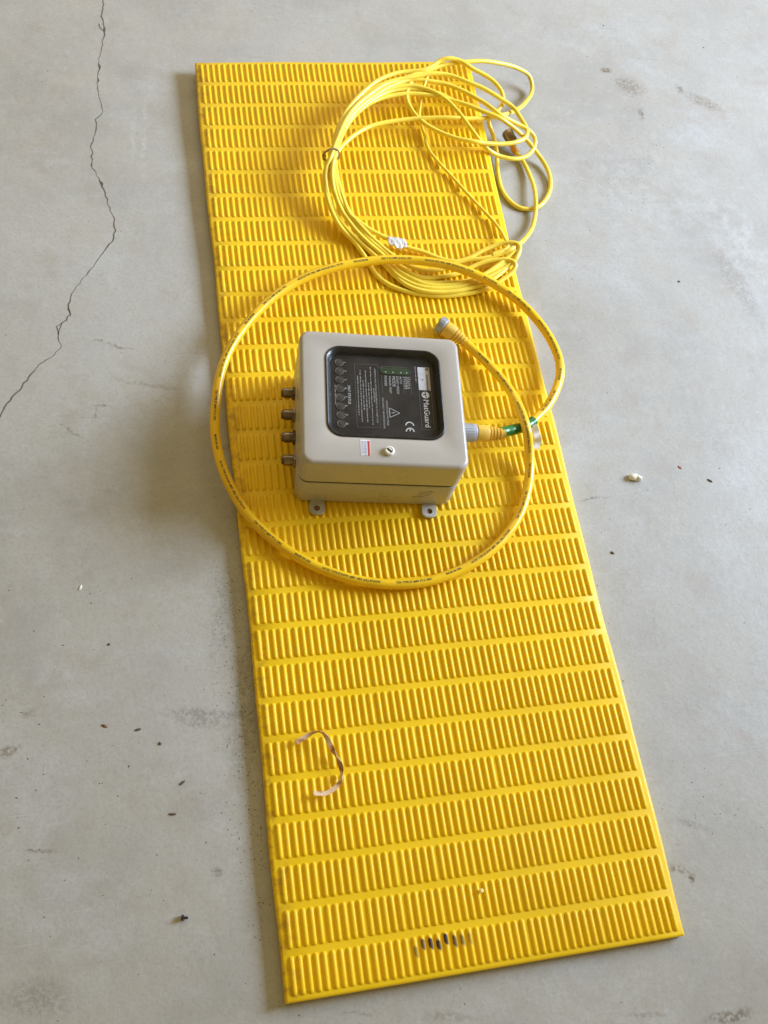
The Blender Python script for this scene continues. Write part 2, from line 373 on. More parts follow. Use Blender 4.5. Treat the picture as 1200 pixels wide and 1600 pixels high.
RW, RL, RH = .0065, .0432, .0032
def rib_shape(fine=True):
    """one moulded rib: rounded ridge with rounded ends, open underneath"""
    ends = ((-.5, 0.0), (-.485, .45), (-.455, .82), (-.40, 1.0), (.40, 1.0), (.455, .82), (.485, .45), (.5, 0.0)) if fine else ((-.5, .0), (-.48, .55), (-.42, 1), (.42, 1), (.48, .55), (.5, .0))
    arc = (180, 150, 118, 90, 62, 30, 0) if fine else (180, 140, 90, 40, 0)
    v = []; f = []; k = len(arc)
    for e, hgt in ends:
        wsc = .55 + .45 * min(1, hgt * 1.1)
        for a in arc: v.append((RW / 2 * wsc * math.cos(R(a)), RL * e, RH * hgt * math.sin(R(a)) ** .8 - .0004))
    for i in range(len(ends) - 1):
        for j in range(k - 1): f.append((i * k + j, i * k + j + 1, (i + 1) * k + j + 1, (i + 1) * k + j))
    return v, f
cols = [-.2405 + (i % 5) * .00965 + (i // 5) * .0492 for i in range(50)]
sh = sum(cols) / 50; cols = [c - sh for c in cols]
rows = [ML / 2 - .0025 - (i + .5) * .0501 for i in range(30)]
rv, rf = rib_shape()
me = bpy.data.meshes.new('rib'); me.from_pydata(rv, [], rf); me.materials.append(M['vinyl'])
me.polygons.foreach_set('use_smooth', [True] * len(rf))
for y in rows[24:]:
    for x in cols:
        o = bpy.data.objects.new('rib', me); C.collection.objects.link(o); o.parent = mat_root; o.location = (x + random.uniform(-.0002, .0002), y, -FZ + mat_z(x, y)); o.scale = (1, random.uniform(.985, 1), random.choice((1, 1, 1, .93, .86)))
rg = random.Random(3); mb = MB(); rv, rf = rib_shape()
for y in rows[:24]:
    for x in cols:
        wr = .86 + .14 * rg.random() if rg.random() < .25 else 1.0; dx = rg.uniform(-.0002, .0002); dl = rg.uniform(.985, 1.0)
        mb.add([(a + x + dx, b * dl + y, (c * wr) + mat_z(a + x, b + y) + .0009 * math.sin((a + x) * 21 + (b + y) * 5) * max(0, y)) for a, b, c in rv], rf)
o = build('rib_field', local(mb, mat_root), M['vinyl'], mat_root, smooth=0); o['kind'] = 'stuff'
o.data.polygons.foreach_set('use_smooth', [True] * len(o.data.polygons))

# ------------------------------------------------------------------ the controller box
W, D, H = .2299, .2148, .1163
SEAM = .0605
BX = thing('controller_box', 'beige metal controller box with dark viewing window standing on the yellow mat', 'controller', (-.0468, -.0233, .004), -.102)
hx, hy, cr = W / 2, D / 2, .015
ins = lambda i, z: rr(0, 0, hx - i, hy - i, cr - i * .6, z)
mb = MB()
loft(mb, [ins(.003, 0), ins(.0012, .0012), ins(.0006, .004), ins(.0003, SEAM - .0038), ins(.0008, SEAM - .0031), ins(.004, SEAM - .0030)], True, True)
base = build('base', mb, M['shell'], BX)
build('seal', loft(MB(), [ins(.0017, SEAM - .0035), ins(.0017, SEAM + .002)]), M['seal'], BX)
WX, WY, WHX, WHY, WR = .0026, .0080, .0812, .0726, .021
fil = [(.0, SEAM + .0022)]
fr_ = .0062
loops = [ins(.004, SEAM + .0013), ins(.0006, SEAM + .0014), ins(0, SEAM + .0022)]
for a in (0, 15, 30, 45, 60, 75, 90): loops.append(ins(fr_ * (1 - math.cos(R(a))), H - fr_ + fr_ * math.sin(R(a))))
win = lambda i, z: rr(WX, WY, WHX - i, WHY - i, WR - i * .75, z)
loops += [win(-.0015, H), win(0, H - .0006), win(0, H - .010)]
lid = build('lid', loft(MB(), loops), M['shell'], BX, smooth=32)
gk = loft(MB(), [win(-.0010, H - .0001), win(-.0012, H + .0009), win(.0004, H + .0015), win(.0016, H + .0010), win(.0070, H - .0058), win(.0074, H - .0085)])
build('window_gasket', gk, M['gasket'], BX)
PZ = H - .009
build('faceplate', loft(MB(), [win(.004, PZ - .0015), win(.004, PZ)], True, True), M['panel'], BX, smooth=0)
build('window_pane', loft(MB(), [win(.0066, H - .0066), win(.0066, H - .0056)], True, True), M['pane'], BX, smooth=0)
face = [o for o in BX.children if o.name == 'faceplate'][0]

TZ = PZ + .0003
def down(v, x, y, z=TZ):
    """text laid so that it reads from the back of the box to the front"""
    return [(x + b, y - a, z) for a, b, *_ in v]
def letters(items, name, mat, parent, z=TZ):
    mb = MB()
    for s, size, x, y, al, bold in items:
        v, f = text_mesh(s, size, bold, al); mb.add(down(v, x, y, z), f)
    return build(name, mb, mat, parent, smooth=0)
def fit(s, length, size=None):
    """size that makes the line as long as it is on the plate"""
    v, f = text_mesh(s, 1.0); L = max(a[0] for a in v) - min(a[0] for a in v); return length / L
letters([('MatGuard', fit('MatGuard', .0445), .0592, .0055, 'LEFT', .0001)], 'lettering', M['print_w'], face)
items = [(str(i + 1), .0058, -.0530, .0605 - i * .01437, 'CENTER', 0) for i in range(8)]
items.append(('MAT STATUS', fit('MAT STATUS', .0300), -.0478, .0222, 'LEFT', .0001))
for s, x, y0, y1 in (('POWER', .0048, .0420, .0248), ('MANUAL RESET', .0115, .0413, .0128), ('MODE', .0162, .0416, .0223), ('START MODE', .0218, .0420, .0125), ('AUTO', .0268, .0420, .0294), ('SYSTEM', .0325, .0420, .0215), ('STATUS', .0372, .0418, .0218)):
    items.append((s, min(fit(s, y0 - y1), .0062), x, y0, 'LEFT', 0))
items += [('HAZARDOUS VOLTAGE', fit('HAZARDOUS VOLTAGE', .040), .0052, .0005, 'LEFT', 0), ('DISCONNECT BEFORE SERVICING', fit('DISCONNECT BEFORE SERVICING', .050), .0000, .0050, 'LEFT', 0)]
letters(items, 'lettering', M['print_g'], face)
items = [('WARNING: READ INSTRUCTIONS BEFORE USE OF SAFETY MAT', fit('WARNING: READ INSTRUCTIONS BEFORE USE OF SAFETY MAT', .090), -.0092, .0530, 'LEFT', 0)]
letters(items, 'lettering', M['print_g'], face)
# small print too fine to read in the picture: broken strokes the length of its words
mb = MB(); rnd = random.Random(5)
for x, y0, y1 in [[-0.0334,0.039,-0.0253],[-0.0295,0.049,-0.0347],[-0.0259,0.0317,-0.0159],[-0.022,0.0494,-0.0353],[-0.0183,0.0279,-0.0131],[-0.0147,0.0552,-0.0397],[-0.011,0.0196,-0.0043]] + [[-.0655, .022, -.010], [.0505, .060, .033]]:
    y = y0
    while y > y1:
        wl = rnd.choice((2, 3, 4, 5, 6, 7))
        for k in range(wl):
            if y < y1: break
            hgt = rnd.choice((.0011, .0011, .0011, .0016)); box(mb, (x + hgt / 2 - .0006, y - .0004, TZ), (hgt, rnd.uniform(.00045, .0008), .0002)); y -= .0011
        y -= .0011
build('small_print', mb, M['print_g'], face, smooth=0)
def outline(mb, x0, x1, y0, y1, w_=.0006):
    for c, s in ((((x0 + x1) / 2, y0), (x1 - x0 + w_, w_)), (((x0 + x1) / 2, y1), (x1 - x0 + w_, w_)), ((x0, (y0 + y1) / 2), (w_, y1 - y0 - w_)), ((x1, (y0 + y1) / 2), (w_, y1 - y0 - w_))):
        box(mb, (*c, TZ), (*s, .0002))
mb = MB(); outline(mb, -.0370, -.0042, -.0445, .0592); outline(mb, .0538, .0715, -.0440, .0200)
for x in (.0010, .0315, .0425): box(mb, (x, .0275, TZ), (.0006, .030, .0002))
build('printed_frame', mb, M['print_d'], face, smooth=0)
mb = MB(); A, B_, T_ = Vector((.0095, -.0115)), Vector((.0098, -.0266)), Vector((.0240, -.0192))
for a, b in ((A, B_), (B_, T_), (T_, A)):
    d = b - a; box(mb, (*((a + b) / 2), TZ), (d.length, .0009, .0002), math.atan2(d.y, d.x))
mb.add([(.0190, -.0188, TZ + .0001), (.0142, -.0176, TZ + .0001), (.0147, -.0190, TZ + .0001), (.0108, -.0190, TZ + .0001), (.0152, -.0203, TZ + .0001), (.0150, -.0190, TZ + .0001)], [(0, 1, 2), (3, 4, 5), (1, 2, 5)])
build('hazard_triangle', mb, M['print_g'], face, smooth=0)
mb = MB()
def sector(mb, cx, cy, r0, r1, a0, a1, n=16):
    v = []
    for i in range(n + 1):
        a = R(a0 + (a1 - a0) * i / n); v += [(r0 * math.cos(a), r0 * math.sin(a)), (r1 * math.cos(a), r1 * math.sin(a))]
    mb.add(down(v, cx, cy), [(2 * i, 2 * i + 1, 2 * i + 3, 2 * i + 2) for i in range(n)])
sector(mb, .0370, -.0385, .0046, .0063, 90, 270); sector(mb, .0370, -.0482, .0046, .0063, 90, 270)
mb.add(down([(-.0048, -.0008), (-.0008, -.0008), (-.0008, .0008), (-.0048, .0008)], .0370, -.0482), [(0, 1, 2, 3)])
build('conformity_mark', mb, M['print_w'], face, smooth=0)
mb = MB(); v = [(.0056 * math.cos(R(a)), .0056 * math.sin(a * math.pi / 180)) for a in range(0, 360, 15)]
mb.add(down(v, .0628, .0128), [tuple(range(24))]); emblem = build('emblem', mb, M['print_w'], face, smooth=0)
mb = MB().add(down([(-.0050, -.0010), (.0050, .0004), (.0050, .0014), (-.0050, .0000)], .0628, .0128, TZ + .0003), [(0, 1, 2, 3)])
mb.add(down([(-.0012, -.0036), (.0004, -.0036), (.0004, -.0008), (-.0012, -.0008)], .0628, .0128, TZ + .0003), [(0, 1, 2, 3)])
mk = MB(); mk.add(mb.v, mb.f); build('emblem_bar', mk, M['panel'], face, smooth=0)
mb = box(MB(), (.0624, .0400, TZ), (.0172, .0385, .0003)); build('rating_label', mb, M['label_w'], face, smooth=0)
mb = box(MB(), (.0678, .0400, TZ + .0003), (.0058, .0370, .0002)); box(mb, (.0600, .0385, TZ + .0003), (.0050, .0009, .0002)); box(mb, (.0602, .0375, TZ + .0003), (.0018, .0022, .0002))
build('label_band', mb, M['label_p'], face, smooth=0)
mb = box(MB(), (.0676, .0560, TZ + .0005), (.0046, .0042, .0002)); box(mb, (.0668, .034, TZ + .0005), (.0018, .026, .0002)); build('label_print', mb, M['print_d'], face, smooth=0)
# status lights
def status_light(i):
    M_ = Matrix.Translation((-.0587, .0597 - i * .01437, PZ))
    ring = build('status_light', lathe(MB(), [(.0062, 0), (.0062, .0008), (.0058, .0011), (.0053, .0008), (.0053, 0)], M_, 24, False, False), M['lensring'], BX)
    build('lens', lathe(MB(), [(.0053, .0003), (.0045, .0006), (.0028, .0009), (.0010, .0010)], M_, 20, False, True), M['lens'], ring)
for i in range(8): status_light(i)
strip = build('indicator_strip', loft(MB(), [rr(.0212, .0508, .0225, .0066, .0065, PZ + .0001), rr(.0212, .0508, .0225, .0066, .0065, PZ + .0007), rr(.0212, .0508, .0217, .0058, .0057, PZ + .0009), rr(.0212, .0508, .0215, .0056, .0055, PZ + .0004)], False, True), M['green_d'], BX)
mb = MB()
for x in (.0072, .0178, .0290, .0375): lathe(mb, [(.0012 if x < .03 else .0007, 0), (.0010, .0004)], Matrix.Translation((x, .0480, PZ + .0004)), 10, False, True)
build('indicator', mb, M['green_l'], strip)

# lock screw, sticker
SX = Matrix.Translation((.0040, -.0862, H))
scr = build('lock_screw', lathe(MB(), [(.0068, 0), (.0068, .0034), (.0062, .0042), (.0046, .0046), (.0040, .0040)], SX, 28, False, True), M['nylon'], BX)
build('slot', box(MB(), (.0040, -.0862, H + .00425), (.0019, .0088, .0012), R(48)), M['dark'], scr, smooth=0)
st_ = build('warning_sticker', box(MB(), (-.0284, -.0815, H + .0002), (.0132, .0243, .0003)), M['sticker'], BX, smooth=0)
build('red_band', box(MB(), (-.0240, -.0823, H + .0005), (.0024, .0224, .0002)), M['red'], st_, smooth=0)
build('salmon_band', box(MB(), (-.0224, -.0823, H + .0005), (.0009, .0224, .0002)), M['salmon'], st_, smooth=0)
mb = MB(); rnd = random.Random(9)
for x in (-.0332, -.0316, -.0300, -.0284, -.0270):
    y = -.0715
    while y > -.0915:
        l_ = rnd.uniform(.0010, .0032); box(mb, (x, y - l_ / 2, H + .0005), (.0008, l_, .0002)); y -= l_ + .0008
build('sticker_print', mb, M['blue_p'], st_, smooth=0)

# mounting tabs with holes
def tab(x):
    outer = rr(0, 0, .0112, .0125, .0085, .0, 6); N_ = len(outer)
    # hole loop with the same count
    hole = [(.0042 * math.cos(R(45 + 0) * 0 + 2 * math.pi * (i + .5) / N_), .0042 * math.sin(2 * math.pi * (i + .5) / N_), 0) for i in range(N_)]
    off = lambda l, z: [(a + x, b - hy - .0085, z) for a, b, _ in l]
    hl = lambda z, k: [(a * k + x, b * k - hy - .0112, z) for a, b, _ in hole]
    mb = loft(MB(), [off(outer, .0), off(outer, .0032), off([(a * .94, b * .94, 0) for a, b, _ in outer], .0040), hl(.0040, 1.15), hl(.0034, 1), hl(.0, 1)])
    tb = build('mounting_tab', mb, M['tabgrey'], BX)
    build('hole_rust', lathe(MB(), [(.0041, .0002), (.0036, .0022), (.0014, .0014)], Matrix.Translation((x + .0004, -hy - .0112, 0)), 16, False, True), M['rust'], tb)
tab(-.0822); tab(.0812)
# raised maker's mark on the front of the base
mb = MB(); Y0 = -hy - .0003
def bar(a, b, w_):
    d = Vector((b[0] - a[0], b[1] - a[1])); n = Vector((-d.y, d.x)).normalized() * w_ / 2
    q = [(a[0] + n.x, a[1] + n.y), (b[0] + n.x, b[1] + n.y), (b[0] - n.x, b[1] - n.y), (a[0] - n.x, a[1] - n.y)]
    v = [(x, Y0 - .00025, z) for x, z in q] + [(x, Y0 + .0006, z) for x, z in q]
    mb.add(v, [(0, 1, 2, 3), (0, 4, 5, 1), (1, 5, 6, 2), (2, 6, 7, 3), (3, 7, 4, 0)])
for a, b, w_ in (((.052, .0255), (.068, .0255), .0022), ((.060, .029), (.0635, .043), .002), ((.0625, .0290), (.0695, .043), .002), ((.069, .030), (.0735, .044), .0022), ((.0735, .044), (.078, .0425), .0018), ((.0735, .030), (.078, .0425), .0018), ((.069, .030), (.0735, .030), .0018)): bar(a, b, w_)
build('raised_mark', mb, M['shell'], BX, smooth=0)

# four metal sockets on the left side
for y in (.0560, .0185, -.0190, -.0565):
    Mx = axis_matrix((-hx, y, .028), (-1, 0, 0))
    s_ = build('cable_socket', lathe(MB(), [(.0098, 0), (.0098, .0030), (.0088, .0036), (.0076, .0036), (.0076, .0065), (.0080, .0068), (.0080, .0150), (.0074, .0156), (.0066, .0157), (.0062, .0190), (.0058, .0196), (.0046, .0196), (.0046, .0150)], Mx, 22, False, True), M['nickel'], BX, smooth=35)
    build('flange_nut', lathe(MB(), [(.0112, .0001), (.0112, .0026), (.0104, .0032), (.0082, .0032)], Mx @ Matrix.Rotation(R(y * 900), 4, 'Z'), 6, False, False), M['nickel'], s_, smooth=20)
    build('thread', lathe(MB(), [(.0062, .0160), (.0067, .0166), (.0062, .0172), (.0067, .0178), (.0062, .0184)], Mx, 22, False, False), M['dark'], s_)

# ------------------------------------------------------------------ the thick power cable
PW = [[0.098,-0.0445,0.042],[0.1246,-0.0445,0.042],[0.1455,-0.0425,0.04],[0.178,-0.033,0.033],[0.1952,-0.0264,0.03],[0.2137,-0.0113,0.028],[0.2311,0.0034,0.027],[0.2591,0.0416,0.024],[0.2747,0.0795,0.022],[0.2745,0.1239,0.02],[0.2588,0.1741,0.019],[0.2299,0.2194,0.0195],[0.1852,0.2529,0.026],[0.139,0.2745,0.03],[0.0924,0.2875,0.03],[0.0395,0.2926,0.03],[-0.0141,0.2885,0.03],[-0.0732,0.2749,0.03],[-0.1215,0.2548,0.029],[-0.1647,0.2253,0.028],[-0.2027,0.1876,0.026],[-0.2355,0.1435,0.023],[-0.256,0.1004,0.02],[-0.269,0.0471,0.017],[-0.2744,-0.0109,0.015],[-0.2689,-0.0624,0.013],[-0.2561,-0.1034,0.0118],[-0.2373,-0.1425,0.0115],[-0.2097,-0.1779,0.0115],[-0.1774,-0.2075,0.0115],[-0.1402,-0.2316,0.0115],[-0.0977,-0.2494,0.0115],[-0.0538,-0.2588,0.0115],[-0.0081,-0.2598,0.0115],[0.0354,-0.2508,0.0115],[0.0764,-0.2345,0.0115],[0.1152,-0.2095,0.0115],[0.1528,-0.1704,0.012],[0.1761,-0.127,0.013],[0.1875,-0.087,0.018],[0.1877,-0.0634,0.029],[0.184,-0.043,0.044],[0.1823,-0.007,0.042],[0.1788,0.0334,0.031],[0.1703,0.0685,0.021],[0.1568,0.0987,0.016],[0.1408,0.1234,0.0145],[0.125,0.1424,0.016]]
PL = [[0.125,0.1424,0.016],[0.1103,0.1574,0.018],[0.0972,0.1682,0.019],[0.0901,0.1759,0.019]]
PC = thing('power_cable', 'thick yellow printed power cable looped in a big ring round the box', 'cable', (0.05, -.263, .004))
def put(name, mb, mat, root, smooth=40, parent=None):
    return build(name, local(mb, root), mat, parent or root, smooth)
CR_ = .0073
P = spline(PW[2:], .005)
put('cable', tube(MB(), P, CR_, 16), M['jacket'], PC)
cable_obj = PC.children[-1] if PC.children else None
cable_obj = [o for o in PC.children if o.name == 'cable'][0]
# print that follows the jacket
S = [0.0]
for a, b in zip(P, P[1:]): S.append(S[-1] + (b - a).length)
def on_cable(s, h, phi0):
    j = min(max(int(s / S[-1] * (len(S) - 1)), 0), len(S) - 2); u = (s - S[j]) / (S[j + 1] - S[j]); q = P[j].lerp(P[j + 1], u)
    T = (P[min(j + 2, len(P) - 1)] - P[max(j - 1, 0)]).normalized(); L = Vector((0, 0, 1)).cross(T).normalized(); N = T.cross(L)
    ph = phi0 + h / CR_
    return q + (N * math.cos(ph) + L * math.sin(ph)) * (CR_ + .00018)
s0 = .085; k = 0; XS = .92
texts = ['CSA TYPE ST 600V FT-2 105C', 'MADE IN USA', '16/12C TYPE STOOW 600V 105C (UL) STOOW']
cache = [text_mesh(x, .0044, .00012, res=2) for x in texts]
while s0 < S[-1] - .06:
    v, f = cache[k % 3]; L_ = max(a[0] for a in v)
    if s0 + L_ * XS > S[-1] - .02: break
    mb = MB().add([on_cable(s0 + a * XS, b - .0016, .15 + .22 * math.sin(s0 * 4.1)) for a, b, *_ in v], f)
    put('printed_text', mb, M['ink'], PC, 0, cable_obj)
    s0 += L_ * XS + (.022 if k % 3 != 1 else .017); k += 1

def plug(o, d, nut, parts=True):
    """moulded plug pointing along d from its coupling nut at o"""
    Mx = axis_matrix(o, d)
    body = put('plug', lathe(MB(), [(.0108, nut), (.0124, nut + .0015), (.0127, nut + .0165), (.0120, nut + .0185), (.0098, nut + .0190)], Mx, 28), M['boot'], PC)
    pr = [(.0098, nut + .0188)]
    z = nut + .019; r_ = .0113
    for i in range(4): pr += [(r_ - .0022, z), (r_ - .0022, z + .0012), (r_, z + .0018), (r_, z + .0042), (r_ - .0020, z + .0048)]; z += .0052; r_ -= .0008
    pr += [(.0078, z + .004)]
    put('strain_relief', lathe(MB(), pr, Mx, 28), M['boot'], PC, 40, body)
    nprof = [(.0100, 0), (.0128, .0004), (.0134, .0020), (.0134, nut - .0025), (.0126, nut - .0006), (.0112, nut)]
    nm = lathe(MB(), nprof, Mx, 28)
    for i in range(20):
        a = 2 * math.pi * i / 20; q = MB(); box(q, (.0131 * math.cos(a), .0131 * math.sin(a), nut / 2), (.0012, .0020, nut * .62), a); q.tr(Mx); nm.add(q.v, q.f)
    nt = put('coupling_nut', nm, M['plug_grey'], PC, 35, body)
    put('nut_bore', lathe(MB(), [(.0100, -.0002), (.0096, -.0004)], Mx, 24, False, True), M['dark'], PC, 40, body)
    return body
d0 = Vector(PW[1]) - Vector(PW[0])
A0 = Vector((.0705, -.0392, .042)); A1 = Vector((.124, -.0448, .042)); A2 = Vector((.145, -.0427, .040))
plug(A0 + (A1 - A0).normalized() * .002, A1 - A0, .0330)
# the moulded tail between that plug and the taped cable
put('cable_tail', tube(MB(), spline([tuple(A0 + (A1 - A0).normalized() * .055), (.138, -.0448, .0415), (.150, -.0418, .0395), tuple(P[0].lerp(P[1], .5))], .004), CR_, 16), M['jacket'], PC)
E = spline(PL, .003)
Bo = Vector(PL[2]) - (Vector(PL[1]) - Vector(PL[2])).normalized() * .008
plug(Bo, Vector(PL[0]) - Vector(PL[2]), .0125)
# green tape and paper flag
j1 = [i for i in range(len(P)) if S[i] < .070]
mb = MB(); seg = [Vector((.1435, -.0432, .0403)), Vector((.150, -.0418, .0395))] + P[1:len(j1)]
seg = spline([tuple(a) for a in seg], .003)
rnd = random.Random(4)
tube(mb, seg, .0082, 16, True, [.0080 + rnd.uniform(-.0002, .0004) for _ in seg])
put('green_tape', mb, M['green_tape'], PC)
mb = MB(); tp = [Vector(a) for a in [[0.2006,-0.0302,0.036],[0.2053,-0.0392,0.028],[0.2099,-0.0471,0.018],[0.2061,-0.057,0.01]]]; tp = spline([tuple(a) for a in tp], .003)
ribbon(mb, tp, .0105, lambda i: Vector((1, .15 * math.sin(i * 1.3), .35 * math.sin(i * .9))), .0005)
put('paper_flag', mb, M['paper'], PC, 60)

